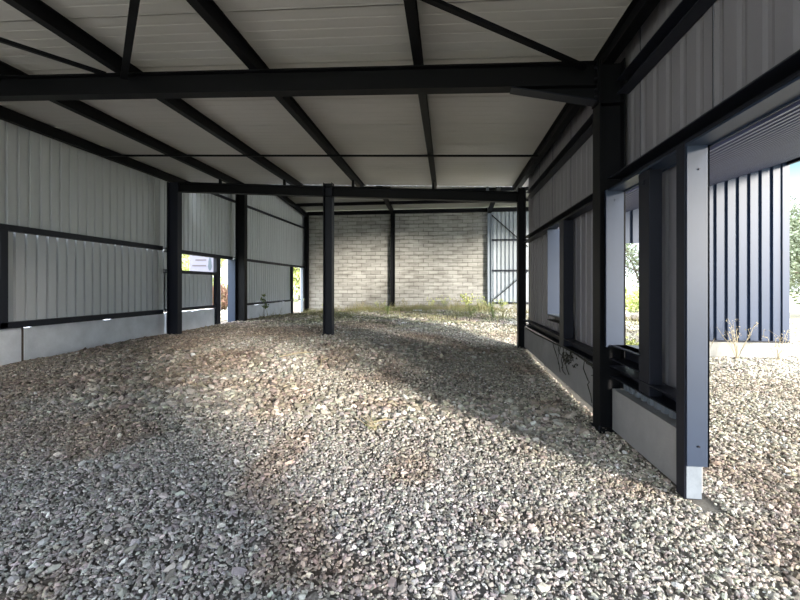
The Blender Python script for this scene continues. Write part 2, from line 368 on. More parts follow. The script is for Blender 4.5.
# concrete base panels
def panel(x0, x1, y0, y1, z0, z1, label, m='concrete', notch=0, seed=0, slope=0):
    r = random.Random(seed); mb = MB(); n = int((y1 - y0) / .12) + 2; ring = []
    for i in range(n):
        t = y0 + (y1 - y0) * i / (n - 1); dz = -notch * (r.random() ** 3) * 1.0; zb = z0 + slope * (t - y0)
        mb.v += [(x0, t, zb), (x0, t, z1 + dz), (x1, t, z1 + dz), (x1, t, zb)]
    for i in range(n - 1):
        a = 4 * i; c = a + 4; mb.f += [(a, a + 1, c + 1, c), (a + 1, a + 2, c + 2, c + 1), (a + 2, a + 3, c + 3, c + 2), (a + 3, a, c, c + 3)]
    mb.f += [(0, 3, 2, 1), (4 * n - 4, 4 * n - 3, 4 * n - 2, 4 * n - 1)]
    o = mb.build('concrete_panel', m); return tag(o, label, 'wall panel', 'low precast concrete wall panels')
ZB = EYE - .72
for i, (y0, y1, lab) in enumerate([(-7.0, 1.2, 'grey concrete base panel of the left wall, outside the picture behind the viewer'), (1.22, 6.44, 'grey concrete base panel at the far left edge, before the open joint'),
                                   (6.50, 10.15, 'long grey concrete base panel of the left wall between open joint and first column'),
                                   (10.2, 12.5, 'short concrete base panel under the banner window in the left wall'), (13.56, 19.0, 'concrete base panel of the left wall beyond the narrow doorway, weeds in front'),
                                   (20.5, 20.95, 'narrow concrete base panel in the far left corner')]):
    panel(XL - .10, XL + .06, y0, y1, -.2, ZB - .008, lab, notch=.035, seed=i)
M['rust'] = mat('rusty_joint', (.10, .075, .06), .9, var=.3, vscale=8)
tag(MB().box(XL - .08, XL + .035, 6.44, 6.50, 0, ZB - .02).build('joint_filler', 'rust'), 'dark rusty joint filler strip between two concrete panels at the left', 'joint filler')
def girt(name, a, b_, w, h, label, group='horizontal wall rails', m='girt', cat='wall rail'):
    mb = MB(); mb.sweep([(-w / 2, -h / 2), (w / 2, -h / 2), (w / 2, h / 2), (-w / 2, h / 2), (-w / 2, h / 2 - .012), (w / 2 - .012, h / 2 - .012), (w / 2 - .012, -h / 2 + .012), (-w / 2, -h / 2 + .012)], a, b_)
    return tag(mb.build(name, m, bevel=.004), label, cat, group)
GXL = XL + .08
girt('wall_rail', (GXL, -7.0, GL + .02), (GXL, 9.98, GL + .02), .12, .11, 'long dark rail halfway up the left wall, near bay')
girt('wall_rail', (GXL, 10.14, GL - .01), (GXL, 13.5, GL - .01), .12, .11, 'dark rail above the banner window and doorway in the left wall')
girt('wall_rail', (GXL, 13.75, GL), (GXL, 20.85, GL), .10, .09, 'dark rail halfway up the left wall in the far bay beside the brickwork')
girt('wall_rail', (GXL, -7.0, ZB + .04), (GXL, 9.98, ZB + .04), .14, .11, 'blue grey bottom rail on top of the left concrete base, near bay')
girt('wall_rail', (GXL, 10.14, ZB + .06), (GXL, 12.5, ZB + .06), .1, .08, 'bottom rail of the small panel under the banner window')
girt('wall_rail', (GXL, 13.75, ZB + .03), (GXL, 19.05, ZB + .03), .1, .08, 'bottom rail of the far left bay, behind the tall weed')
girt('wall_rail', (GXL, 10.14, EYE + .40), (GXL, 12.5, EYE + .40), .12, .09, 'short sill rail right below the window with the banner')
girt('wall_rail', (GXL, 10.14, EYE + 2.98), (GXL, 20.85, EYE + 3.06), .08, .07, 'thin high rail across the rear left wall, above the crossing beam')
girt('wall_rail', (GXL, 4.8, EYE + .08), (GXL, 6.02, EYE + .08), .12, .10, 'sill rail of the opening at the far left edge')
mb = MB(); mb.box(GXL - .07, GXL + .07, 6.02, 6.15, ZB, GL); tag(mb.build('window_post', 'girt', bevel=.004), 'dark upright post at the far left edge of the photo, beside the greenish opening', 'wall post', 'upright posts in the walls')
mb = MB(); mb.box(GXL - .06, GXL + .06, 12.5, 12.72, gz1(XL, 12.6) - .1, GL - .06); tag(mb.build('window_post', 'girt', bevel=.004), 'upright post between the banner window and the bright doorway', 'wall post', 'upright posts in the walls')
mb = MB(); mb.box(GXL - .06, GXL + .06, 19.0, 19.14, 0, GL - .04); tag(mb.build('window_post', 'girt', bevel=.004), 'upright post left of the narrow bright opening near the far corner', 'wall post', 'upright posts in the walls')
mb = MB(); mb.box(GXL - .06, GXL + .06, 20.42, 20.54, 0, GL - .04); tag(mb.build('window_post', 'pale', bevel=.004), 'pale blue upright post right of the narrow opening near the far corner', 'wall post', 'upright posts in the walls')
mb = MB(); mb.box(XL - .05, XL + .22, 13.50, 13.53, gz1(XL, 13.5) - .05, GL - .06); tag(mb.build('door_jamb', 'flash'), 'pale blue metal jamb on the far side of the left doorway', 'door jamb')

# ------------------------------------------------------------------ right wall
XR = 1.97
b = MB()
zrx = zroof(1.97)
for (y0, y1) in ((-7.0, -3.0), (-2.99, 1.0), (1.0, 2.15), (2.16, 3.30), (3.31, 4.46), (4.47, 5.7), (5.71, 6.85), (6.86, 8.0), (8.01, 9.15), (9.16, 10.35)):
    sheet_y(b, XR, y0 + .004, y1 - .004, EYE + 1.13, zrx, 1, pitch=.23, rib=.03, depth=.009, start=.1, slope=.035)
sheet_y(b, XR, 3.36, 4.1, .66, EYE + 1.12, 1, pitch=.24, depth=.022, start=.08)
sheet_y(b, XR, 4.90, 7.1, .72, EYE + 1.12, 1, pitch=.23, rib=.04, depth=.022, start=.05)
sheet_y(b, XR, 7.62, 10.35, .72, EYE + 1.12, 1, pitch=.23, rib=.04, depth=.022, start=.05)
sheet_y(b, XR, -7.0, -.6, .3, EYE + 1.12, 1, pitch=.23)
sheet_y(b, XR + .02, 3.9, 4.66, .6, .84, 1, pitch=.12, rib=.03)
sheet_y(b, XR, 6.6, 7.65, .72, .98, 1, pitch=.23)
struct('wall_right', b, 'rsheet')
mb = MB()
for y_ in (2.155, 3.305, 4.465, 5.705, 6.855, 8.005, 9.155): mb.box(XR - .004, XR + .03, y_ - .006, y_ + .006, EYE + 1.1, zrx - .02)
struct('trim_1', mb, 'seam')
girt('wall_rail', (1.825, -6.9, EYE + 1.12), (1.825, 4.72, EYE + 1.12), .16, .13, 'heavy dark lintel rail above the wide side opening, right foreground')
girt('wall_rail', (1.83, 4.96, EYE + 1.08), (1.83, 9.96, EYE + 1.08), .15, .12, 'dark lintel rail along the far half of the right wall')
girt('wall_rail', (1.90, -6.9, EYE + 2.18), (1.90, 4.72, EYE + 2.18), .13, .16, 'upper dark rail near the roof above the side opening')
girt('wall_rail', (1.90, 4.96, EYE + 2.14), (1.90, 9.96, EYE + 2.14), .13, .14, 'upper dark rail near the roof along the far half of the right wall')
mb = MB(); mb.box(1.745, 1.915, -.5, 4.70, EYE + 1.035, EYE + 1.05); mb.box(1.905, 1.915, -.5, 4.7, EYE + 1.02, EYE + 1.08)
tag(mb.build('lintel_flashing', 'flash'), 'pale folded metal flashing under the lintel of the side opening', 'flashing')
girt('wall_rail', (1.84, 4.02, EYE - .72), (1.84, 4.70, EYE - .72), .17, .16, 'thick dark sill rail of the window opening beside the near column')
girt('wall_rail', (1.84, 3.36, EYE - .93), (1.84, 4.72, EYE - .93), .16, .12, 'dark bottom rail just above the near concrete panel on the right')
girt('wall_rail', (1.84, 4.96, EYE - .88), (1.84, 9.96, EYE - .86), .14, .13, 'dark bottom rail along the far half of the right wall, above the vine stained panel')
girt('wall_rail', (1.84, 6.78, EYE - .56), (1.84, 7.6, EYE - .56), .14, .1, 'short dark sill of the slim window in the far half of the right wall')
mb = MB(); mb.box(1.77, 1.88, 3.85, 4.05, EYE - 1.0, EYE + 1.06); mb.box(1.755, 1.77, 3.93, 3.97, EYE + .92, EYE + .96)
tag(mb.build('window_post', 'girt', bevel=.004), 'thick dark post between window opening and end post on the right', 'wall post', 'upright posts in the walls')
mb = MB(); mb.box(1.77, 1.92, 6.55, 6.78, EYE - .95, EYE + 1.03); tag(mb.build('window_post', 'girt', bevel=.004), 'dark post beside the slim bright window in the far half of the right wall', 'wall post', 'upright posts in the walls')
# window linings
mb = MB(); mb.box(1.70, 1.895, 4.68, 4.70, EYE - .66, EYE + 1.04); mb.box(1.70, 1.715, 4.64, 4.70, EYE - .66, EYE + 1.04)
r_ = empty('window_lining', (1.8, 4.69, .94), 'pale blue metal lining on the far side of the near window opening, against the column', 'window lining')
mb.build('jamb', 'flash', r_); mb = MB(); mb.box(1.80, 2.05, 4.05, 4.68, EYE - .655, EYE - .64); mb.build('sill', 'zinc', r_)
mb = MB(); mb.box(1.80, 1.805, 4.674, 4.682, EYE + .93, EYE + .945); mb.build('screw', 'bolt', r_)
mb = MB(); mb.box(1.78, 2.06, 7.60, 7.62, EYE - .52, EYE + 1.02); r_ = empty('window_lining', (1.9, 7.61, 1.05), 'pale metal lining of the slim window in the far half of the right wall', 'window lining'); mb.build('jamb', 'flash', r_)
mb = MB(); mb.box(1.80, 2.06, 6.78, 7.6, EYE - .52, EYE - .50); mb.build('sill', 'zinc', r_)
# concrete panels right
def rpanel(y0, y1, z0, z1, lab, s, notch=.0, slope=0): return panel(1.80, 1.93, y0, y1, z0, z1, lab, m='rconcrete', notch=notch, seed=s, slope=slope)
rpanel(3.36, 4.74, .02, EYE - 1.13, 'smooth grey concrete panel between near column and end post on the right', 31)
rpanel(4.96, 8.0, .07, EYE - .965, 'concrete panel with dark dry vines beyond the near right column', 32, slope=.015)
rpanel(8.03, 9.96, .13, EYE - .965, 'farther plain concrete panel at the foot of the right wall', 33, slope=.015)
rpanel(-7.0, -.6, -.1, EYE - 1.13, 'concrete panel of the right wall behind the viewer', 34)
# corroded strip over the near panel (holes of the cut sheet)
mb = MB(); sheet_y(mb, 1.90, 3.37, 4.7, EYE - 1.13, EYE - .99, 1, pitch=.13, rib=.05, depth=.04, start=.02)
tag(mb.build('closing_strip', 'zinc'), 'short corrugated closing strip between near concrete panel and bottom rail', 'metal strip')

# ------------------------------------------------------------------ columns and beams
def hcolumn(x0, x1, yc, w, z0, z1, label, m='steel', foot=True):
    t = empty('steel_column', ((x0 + x1) / 2, yc, z0), label, 'column', 'steel columns')
    mb = MB(); mb.ibeam(((x0 + x1) / 2, yc, z0), ((x0 + x1) / 2, yc, z1), w, x1 - x0, up=(1, 0, 0), tf=.015, tw=.012); mb.build('shaft', m, t, bevel=.002)
    if foot:
        mb = MB(); mb.box(x0 - .03, x1 + .03, yc - w / 2 - .03, yc + w / 2 + .03, z0 - .015, z0 + .015); mb.build('base_plate', m, t)
        for sx in (x0 - .01, x1 + .01):
            mb = MB(); mb.tube([(sx, yc - w / 2 - .01, z0 + .01), (sx, yc - w / 2 - .01, z0 + .06)], .01, 6); mb.build('anchor_bolt', 'bolt', t)
    return t
c1 = hcolumn(1.66, 1.93, 4.83, .22, .0, zroof(1.8) - .19, 'tall dark steel column of the right wall nearest the viewer, under the haunched beam end')
mb = MB(); mb.box(1.66, 1.93, 4.73, 4.93, EYE + 2.02, EYE + 2.035); mb.build('stiffener', 'steel', c1)
hcolumn(1.66, 1.84, 10.06, .2, .12, EYE + 2.35, 'dark steel column ending the right wall in the middle distance')
hcolumn(-7.37, -7.06, 10.06, .18, .26, EYE + 2.75, 'dark steel column against the left wall, left end of the lower crossing beam', 'girt')  # lighter bluish steel: light on the column faces put into the colour
hcolumn(-7.40, -7.06, 13.62, .20, .28, EYE + 4.2, 'dark steel column on the left wall right of the bright doorway')
hcolumn(-3.12, -2.89, 10.06, .22, .34, EYE + 2.6, 'free-standing dark steel column in the middle of the floor', 'girt')  # lighter bluish steel here too, for the light on its faces
hcolumn(-7.52, -7.32, 20.86, .2, .1, EYE + 3.75, 'dark steel column in the far left corner beside the brickwork', foot=False)
hcolumn(-2.93, -2.72, 20.86, .2, .3, EYE + 3.72, 'dark steel column standing against the middle of the block wall', foot=False)
hcolumn(1.97, 2.17, 20.86, .2, .3, EYE + 3.95, 'pale grey steel column at the right end of the block wall', 'pale', foot=False)
# end post of the right wall
t = empty('end_post', (1.82, 3.3, 0), 'broad blue grey end post closing the right wall beside the wide opening', 'post')
mb = MB(); mb.box(1.74, 1.86, 3.25, 3.36, .02, EYE + 1.06); mb.build('post', 'girt', t, bevel=.003)
mb = MB(); mb.box(1.752, 1.905, 3.236, 3.25, .27, EYE + 1.06); mb.box(1.893, 1.905, 3.236, 3.37, .27, EYE + 1.06); mb.box(1.75, 1.756, 3.232, 3.25, .27, EYE + 1.06)
mb.build('flashing', 'flash', t)
mb = MB(); mb.box(1.752, 1.855, 3.243, 3.25, .03, .27); mb.build('foot', 'zinc', t)
mb = MB(); mb.box(1.71, 1.88, 3.22, 3.38, -.06, -.005); mb.build('base_plate', 'zinc', t)
for z_ in (EYE + .86, .42):
    mb = MB(); mb.tube([(1.83, 3.236, z_), (1.83, 3.225, z_)], .007, 8); mb.build('screw', 'bolt', t)
hcolumn(1.66, 1.93, -.6, .2, .0, EYE + 1.06, 'steel column of the right wall behind the viewer')

def bz1(x): return zroof(x) - .19                # top of frame beam, where purlins rest
def roofbeam(name, y, x0, x1, ztop, h, w, label):
    mb = MB(); a = Vector((x0, y, ztop(x0) - h / 2)); c = Vector((x1, y, ztop(x1) - h / 2)); t = empty(name, (x0, y, ztop(x0)), label, 'roof beam', 'steel roof beams')
    mb.ibeam(a, c, w, h, tf=.016); mb.build('beam', 'steel', t, bevel=.002); return t
t = roofbeam('roof_beam', 4.83, -7.4, 1.66, bz1, .27, .16, 'heavy dark roof beam crossing the picture near the top')
# haunch at the right end
mb = MB(); z0_ = bz1(.75) - .27; z1_ = bz1(1.66) - .27
for s in (-.005, .005): mb.v += [(.72, 4.83 + s, z0_ + .02), (1.66, 4.83 + s, z1_ + .02), (1.66, 4.83 + s, z1_ - .16)]
mb.f += [(0, 1, 2), (3, 5, 4), (0, 2, 5, 3), (1, 4, 5, 2), (0, 3, 4, 1)]; hz = mb.build('haunch', 'steel', t)
mb = MB(); mb.bar((.72, 4.83, z0_ - .005), (1.66, 4.83, z1_ - .17), .16, .014); mb.build('haunch_flange', 'girt', t)
mb = MB(); mb.box(1.642, 1.66, 4.74, 4.92, z1_ - .2, bz1(1.66)); mb.build('end_plate', 'steel', t)
for z_ in (z1_ - .12, z1_ - .04, z1_ + .08, z1_ + .2):
    for yy in (4.77,):
        mb = MB(); mb.tube([(1.642, yy, z_), (1.625, yy, z_)], .012, 6); mb.build('bolt', 'bolt', t)
roofbeam('roof_beam', -.62, -7.4, 1.66, bz1, .30, .16, 'roof beam behind the viewer')
def bz2(x): return EYE + 2.345 - .056 * x
t2 = roofbeam('crossing_beam', 10.06, -7.06, 1.66, bz2, .25, .16, 'dark lower beam across the middle distance, from left column to right wall')
for x_ in (-5.92, -4.17, -2.37, -.36, .95):
    mb = MB(); zz = zroof(x_) - .19 if x_ < .9 else bz2(x_) + .09
    mb.box(x_ - .03, x_ + .03, 10.03, 10.09, bz2(x_) - .01, zz + .02); mb.build('cleat', 'steel' if x_ != .95 else 'zinc', t2)
# beam carried by the front roof's far edge
mb = MB(); mb.bar((-7.45, 11.3, zroof(-7.45) - .1), (-1.6, 11.3, zroof(-1.6) - .1), .05, .1); tag(mb.build('edge_beam', 'steel'), 'thin dark edge member under the far end of the front roof, behind the middle column', 'roof beam')
# purlins along the shed
pl = [(-5.92, 'steel purlin second from the left wall, running the length of the roof'), (-4.17, 'steel purlin third from the left wall, meeting the steep brace at the beam'),
      (-2.37, 'steel purlin left of the roof middle, over the middle column'), (-.35, 'steel purlin almost overhead, running straight away from the viewer')]
for x_, lab in pl:
    mb = MB(); z_ = zroof(x_) - .095
    mb.ibeam((x_, -7, z_), (x_, 11.35, z_), .10, .19, tf=.008, tw=.007); tag(mb.build('purlin', 'steel'), lab, 'purlin', 'purlins under the front roof')
mb = MB(); mb.bar((-7.48, -7, zroof(-7.5) - .12), (-7.48, 11.35, zroof(-7.5) - .12), .10, .20); tag(mb.build('purlin', 'steel'), 'dark eaves purlin along the top of the left wall', 'purlin', 'purlins under the front roof')
mb = MB(); mb.ibeam((1.78, -7, zroof(1.78) - .1), (1.78, 11.35, zroof(1.78) - .1), .12, .2); tag(mb.build('purlin', 'steel'), 'dark eaves purlin along the top of the right wall', 'purlin', 'purlins under the front roof')
# sag bar and wind braces
mb = MB(); mb.bar((-7.4, 8.0, zroof(-7.4) - .22), (1.7, 8.0, zroof(1.7) - .22), .035, .035); tag(mb.build('tie_rod', 'steel'), 'thin dark rod across the underside of the purlins between the two beams', 'tie rod')
def brace(a, c, w, h, lab): mb = MB(); mb.bar(a, c, w, h); return tag(mb.build('roof_brace', 'steel'), lab, 'brace', 'diagonal roof braces')
# ------------------------------------------------------------------ back wall
b = MB(); b.box(-7.62, 1.98, 21.0, 21.22, -.1, EYE + 3.9); struct('wall_back', b, 'block')
b = MB(); sheet_x(b, 21.05, 2.16, 7.6, .75, EYE + 3.85, 1, pitch=.2, rib=.055, depth=.07, start=.05); struct('wall_back_right', b, 'wsheet')
tag(MB().box(2.16, 7.6, 21.0, 21.2, -.1, .76).build('concrete_panel', 'pconcrete'), 'pale concrete base under the bright ribbed sheets at the far right', 'wall panel', 'low precast concrete wall panels')
for z_, l_ in ((EYE + 2.32, 'upper'), (EYE + .78, 'middle'), (EYE - .86, 'lowest')):
    mb = MB(); mb.bar((2.17, 21.0, z_), (7.6, 21.0, z_), .08, .08 if l_ != 'lowest' else .1); tag(mb.build('wall_rail', 'girt'), l_ + ' thin rail on the bright ribbed sheets right of the block wall', 'wall rail', 'horizontal wall rails')
mb = MB(); mb.ibeam((-7.5, 20.9, EYE + 3.83), (7.6, 20.9, EYE + 3.83), .14, .2); tag(mb.build('eaves_beam', 'steel'), 'dark eaves beam along the top of the block wall', 'roof beam')
brace((2.15, 20.94, EYE + 3.6), (3.95, 20.94, EYE + 1.95), .04, .05, 'upper diagonal brace on the bright ribbed sheets').name = 'wall_brace'
brace((2.15, 20.94, EYE - .8), (3.95, 20.94, EYE + .75), .03, .04, 'lower diagonal brace on the bright ribbed sheets').name = 'wall_brace'
# rear rafters and purlins
for x_, lab in ((-7.42, 'rafter of the rear roof sloping down along the left wall'), (-2.82, 'rafter of the rear roof coming down onto the middle column of the block wall'), (2.07, 'rafter of the rear roof above the pale column'), (7.5, 'rafter of the rear roof on the open right side, out of the picture')):
    mb = MB(); mb.ibeam((x_, 11.5, zrr(11.5) - .25), (x_, 20.8, zrr(20.8) - .25), .16, .2); tag(mb.build('rafter', 'steel'), lab, 'rafter', 'rafters of the rear roof')
for y_ in (12.3, 14.2, 16.1, 18.0, 19.6):
    mb = MB(); mb.bar((-7.5, y_, zrr(y_) - .075), (7.6, y_, zrr(y_) - .075), .07, .15); tag(mb.build('rear_purlin', 'steel'), 'crosswise purlin of the rear roof, %s' % {12.3: 'right behind the end of the front roof', 14.2: 'next after the one behind the front roof', 16.1: 'hidden above the lower crossing beam', 18.0: 'seen just above the lower crossing beam', 19.6: 'seen between crossing beam and top of the block wall'}[y_], 'purlin', 'purlins of the rear roof')
mb = MB(); mb.bar((7.66, 11.4, zrr(11.4) - .22), (7.66, 21.1, zrr(21.1) - .22), .06, .50); tag(mb.build('eaves_beam', 'steel'), 'unseen deep edge bar added along the open right side of the rear roof to lower the sunlight', 'roof beam')  # added out of view: keeps the sun off the top of the block wall
for y_ in (11.6, 16.2): hcolumn(7.4, 7.6, y_, .2, .2, zrr(y_) - .2, 'outer steel column of the open rear bay, hidden behind the right wall')
for x_ in (2.1, 1.0): pass

# ------------------------------------------------------------------ braces of the near bay roof (from measured lines on the purlin underside)
brace((-4.10, 4.75, bz1(-4.1) - .07), (-.3, .75, bz1(-.3) + .05), .075, .03, 'steep flat steel brace running up out of the picture, top left')
brace((-4.35, 4.75, bz1(-4.4) - .02), (-7.4, .95, bz1(-7.4) + .02), .045, .045, 'slim dark brace at the upper left, sloping towards the left wall')
brace((1.5, 4.72, EYE + 2.42), (-3.6, 1.2, bz1(-3.6) - .02), .055, .04, 'slim dark brace at the upper right, running to the near right column')

# ------------------------------------------------------------------ the lean-to on the right
t = empty('side_shed', (4.8, 10.1, 0), 'blue grey corrugated side shed with dark canopy roof beyond the wide opening', 'shed')
def zc_(x): return EYE + 2.80 + (x - 7.6) * .31
b = MB(); sheet_x(b, 10.10, 4.55, 7.46, .36, 0, 1, pitch=.235, rib=.05, depth=.055, start=.06, topz=lambda x: zc_(x) + .01); sheet_x(b, 10.10, 2.1, 4.56, EYE + 1.0, 0, 1, pitch=.235, rib=.05, depth=.055, start=.0, topz=lambda x: zc_(x) + .01)
b.build('cladding', 'blue', t)
MB().box(7.44, 7.58, 10.07, 10.2, .33, EYE + 2.76).build('corner_trim', 'blue', t)
MB().box(4.5, 7.58, 10.06, 10.18, .33, .365).build('bottom_rail', 'girt', t)
MB().box(4.52, 7.56, 10.09, 10.22, -.15, .33).build('plinth', 'pconcrete', t, bevel=.006)
b = MB(); n_ = 0; x = 2.12
CY0 = -3.0
while x < 7.45:
    for (p, d), (q, g) in zip([(0, 0), (.05, 0), (.068, .04), (.11, .04)], [(.05, 0), (.068, .04), (.11, .04), (.13, 0)]):
        b.quad((x + p, CY0, zc_(x + p) + d), (x + q, CY0, zc_(x + q) + g), (x + q, 10.4, zc_(x + q) + g), (x + p, 10.4, zc_(x + p) + d))
    x += .13
b.quad((2.1, CY0, zc_(2.1) + .08), (7.56, CY0, zc_(7.56) + .08), (7.56, 10.4, zc_(7.56) + .08), (2.1, 10.4, zc_(2.1) + .08))
b.build('canopy', 'canopy', t)
MB().box(7.56, 7.62, CY0, 10.4, EYE + 2.72, EYE + 2.88).build('fascia', 'flash', t)
MB().box(7.50, 7.56, CY0, 10.05, EYE + 2.70, EYE + 2.765).build('edge_rail', 'steel', t)

# ------------------------------------------------------------------ plants
def leafcloud(centers, radii, n, size, m, name, parent, squash=1.0, seed=1):
    r = np.random.default_rng(seed); k = r.integers(0, len(centers), n); c = np.array(centers)[k]; R = np.array(radii)[k]
    d = r.normal(0, 1, (n, 3)); d /= np.linalg.norm(d, axis=1)[:, None]; d *= (r.random(n) ** .45)[:, None]
    p = c + d * R[:, None] * np.array([1, 1, squash]); u = r.normal(0, 1, (n, 3)); u /= np.linalg.norm(u, axis=1)[:, None]
    w = np.cross(u, r.normal(0, 1, (n, 3))); w /= np.linalg.norm(w, axis=1)[:, None]; s = size * r.uniform(.6, 1.4, n)[:, None]
    nn = np.cross(u, w) * s * .18
    V = np.stack([p - u * s, p - w * s * .45 + nn, p + u * s, p + w * s * .45 + nn], 1).reshape(-1, 3)
    return npmesh(name, V, np.arange(n * 4).reshape(n, 4), m, None, parent)
def tree(x, y, h, w, m, lab, seed, n=7000, group='trees outside', leaf=.09, name='tree', cat='tree', low=.25):
    r = random.Random(seed); z0 = .0; t = empty(name, (x, y, z0), lab, cat, group); mb = MB()
    top = (x + r.uniform(-.3, .3), y, z0 + h * .7); mb.tube([(x, y, z0 - .2), (x + r.uniform(-.1, .1), y, z0 + h * .3), top], [.035 * h, .025 * h, .01 * h], 7)
    cs = []; rs = []
    for i in range(9):
        a = r.uniform(0, 6.28); q = r.uniform(.2, .75) * w / 2; c = (x + math.cos(a) * q, y + math.sin(a) * q, z0 + h * r.uniform(low, .85)); cs.append(c); rs.append(w * r.uniform(.16, .3))
        mb.tube([(x, y, z0 + h * r.uniform(.15, .4)), ((x + c[0]) / 2, (y + c[1]) / 2, (c[2] + h * .3) / 2 + .1), c], [.012 * h, .008 * h, .004 * h], 5)
    mb.build('trunk', 'bark', t); leafcloud(cs, rs, n, leaf, m, 'foliage', t, .8, seed); return t
tree(15.5, 19.5, 6.2, 5.0, 'leafg', 'grey green tree standing just right of the blue grey shed', 1)
tree(19.5, 24, 7.5, 6, 'leafg', 'larger olive green tree farther back at the right edge', 2)
tree(12.2, 27, 6.5, 6, 'leafg', 'olive tree far behind, seen through the near window opening', 3, n=6000)
tree(8.6, 33, 7, 7, 'leafg', 'dark tree far off behind the side shed opening', 4, n=6000)
tree(23, 18, 3.0, 6, 'leaf', 'low green bush beyond the gravel at the right edge', 5, name='bush', cat='bush', group='bushes outside', low=.1)
tree(10.8, 22.5, 2.6, 4.2, 'leafy', 'light green bush seen through the near window opening', 6, name='bush', cat='bush', group='bushes outside', low=.1)
tree(-12.5, 21.5, 2.3, 2.2, 'leafp', 'pink and red leaved shrub outside the left doorway', 7, n=5000, name='shrub', cat='shrub', group='shrubs left of the shed', leaf=.07, low=.15)
tree(-16.5, 23, 6, 6, 'leafy', 'pale yellow green shrub behind the banner', 8, n=8000, name='shrub', cat='shrub', group='shrubs left of the shed', leaf=.12, low=.1)
tree(-19.5, 29, 7.5, 6.5, 'leafy', 'tall sunlit yellow green shrub beyond the left doorway', 9, n=9000, name='shrub', cat='shrub', group='shrubs left of the shed', leaf=.15, low=.1)
tree(-13, 35, 7, 8, 'leafy', 'sunlit shrub seen through the narrow opening near the far corner', 10, n=8000, name='shrub', cat='shrub', group='shrubs left of the shed', leaf=.15, low=.1)
tree(-15, 12.5, 5, 5, 'leaf', 'green shrub outside the opening at the far left edge', 11, n=6000, name='shrub', cat='shrub', group='shrubs left of the shed', leaf=.1, low=.1)

# banner outside the left window
t = empty('banner', (-9.5, 14.98, 0), 'white printed banner hanging outside, behind the small left window', 'banner')
MB().box(-10.1, -8.85, 14.98, 15.0, EYE + .42, EYE + 1.42).build('cloth', 'banner', t)
for z_, a_, c_ in ((1.22, -9.98, -9.4), (1.02, -9.85, -9.4), (.80, -9.98, -9.4)):
    MB().box(a_, c_, 14.97, 14.98, EYE + z_ - .025, EYE + z_ + .025).build('print', 'print', t)
mb = MB(); mb.v = [(-9.24 + .09 * math.cos(a) * (1 if math.sin(a) < 0 else .75), 14.965, EYE + .86 + .26 * math.sin(a)) for a in [i * math.pi / 10 for i in range(20)]]; mb.f = [tuple(range(20))]; mb.build('emblem', 'printg', t)
for x_ in (-10.08, -8.87): MB().box(x_ - .02, x_ + .02, 15.0, 15.06, 0, EYE + 1.45).build('pole', 'zinc', t)

# grass at the back
r = rng; n = 26000
gxx = r.uniform(-7.2, 7.5, n); gyy = 12 + 8.72 * r.random(n) ** .55
dens = np.clip((gyy - 12) / 7, .05, 1) * np.clip((vnoise(gxx, gyy, 1.0, 31) - .38) * 3.4, 0, 1) * np.where(gxx > -1.5, 1, .7)
k = r.random(n) < dens; gxx = gxx[k]; gyy = gyy[k]; n = len(gxx)
h = r.uniform(.05, .22, n) * (1 + .9 * (vnoise(gxx, gyy, 2, 33) > .68)); a = r.uniform(0, 6.28, n); w = .010; gzz = gz(gxx, gyy) - .02
dx, dy = np.cos(a), np.sin(a); lean = r.uniform(.1, .7, n) * h; la = r.uniform(0, 6.28, n)
V = np.stack([np.stack([gxx - dx * w, gyy - dy * w, gzz], 1), np.stack([gxx + dx * w, gyy + dy * w, gzz], 1), np.stack([gxx + np.cos(la) * lean + dx * w * .3, gyy + np.sin(la) * lean + dy * w * .3, gzz + h], 1), np.stack([gxx + np.cos(la) * lean - dx * w * .3, gyy + np.sin(la) * lean - dy * w * .3, gzz + h], 1)], 1).reshape(-1, 3)
tag(npmesh('grass', V, np.arange(n * 4).reshape(n, 4), 'grass'), 'patchy low grass and weeds growing before the block wall', 'grass', kind='stuff')

def weed(x, y, h, lab, m, stem, seed, nst=5, spread=.25, leaf=.03, nl=60, group='weeds'):
    rr = random.Random(seed); z0 = gz1(x, y); t = empty('weed', (x, y, z0), lab, 'weed', group); mb = MB(); cs = []
    for i in range(nst):
        a = rr.uniform(0, 6.28); s = rr.uniform(.2, 1) * spread; pts = [(x, y, z0 - .03)]
        for j in range(1, 5): q = j / 4; pts.append((x + math.cos(a) * s * q + rr.uniform(-.02, .02), y + math.sin(a) * s * q, z0 + h * q * rr.uniform(.85, 1.05)))
        mb.tube(pts, [.007, .006, .005, .004, .003], 4); cs += pts[2:]
        for j in range(2): p = pts[rr.randint(2, 4)]; e_ = (p[0] + rr.uniform(-.15, .15), p[1] + rr.uniform(-.1, .1), p[2] + rr.uniform(0, .15)); mb.tube([p, e_], .003, 4); cs.append(e_)
    mb.build('stem', stem, t); leafcloud(cs, [.06] * len(cs), nl, leaf, m, 'leaves', t, 1, seed); return t
weed(-7.0, 14.9, .95, 'tall single weed against the far left concrete base', 'leaf', 'vine', 41, 2, .15, .06, 70)
weed(6.3, 9.75, .75, 'pale dry twiggy weed before the white base of the side shed', 'twig', 'twig', 42, 10, .55, .02, 120)
weed(7.0, 9.6, .6, 'smaller dry weed at the right corner of the side shed', 'twig', 'twig', 43, 7, .35, .02, 70)
weed(5.6, 9.8, .35, 'low dry weed near the end post, against the side shed base', 'twig', 'twig', 44, 6, .25, .02, 50)
weed(1.0, 19.6, .55, 'bright green weed near the right end of the block wall', 'leafy', 'leaf', 45, 9, .45, .05, 260)
weed(-.8, 20.3, .4, 'low weed before the sunlit part of the block wall', 'leafy', 'twig', 46, 6, .4, .035, 120)
weed(-1.9, 18.2, .4, 'dry tuft right of the middle wall column', 'grass', 'twig', 47, 8, .4, .03, 120)
weed(2.6, 20.2, .45, 'green weed in front of the bright ribbed sheets', 'leafy', 'leaf', 48, 8, .4, .04, 160)
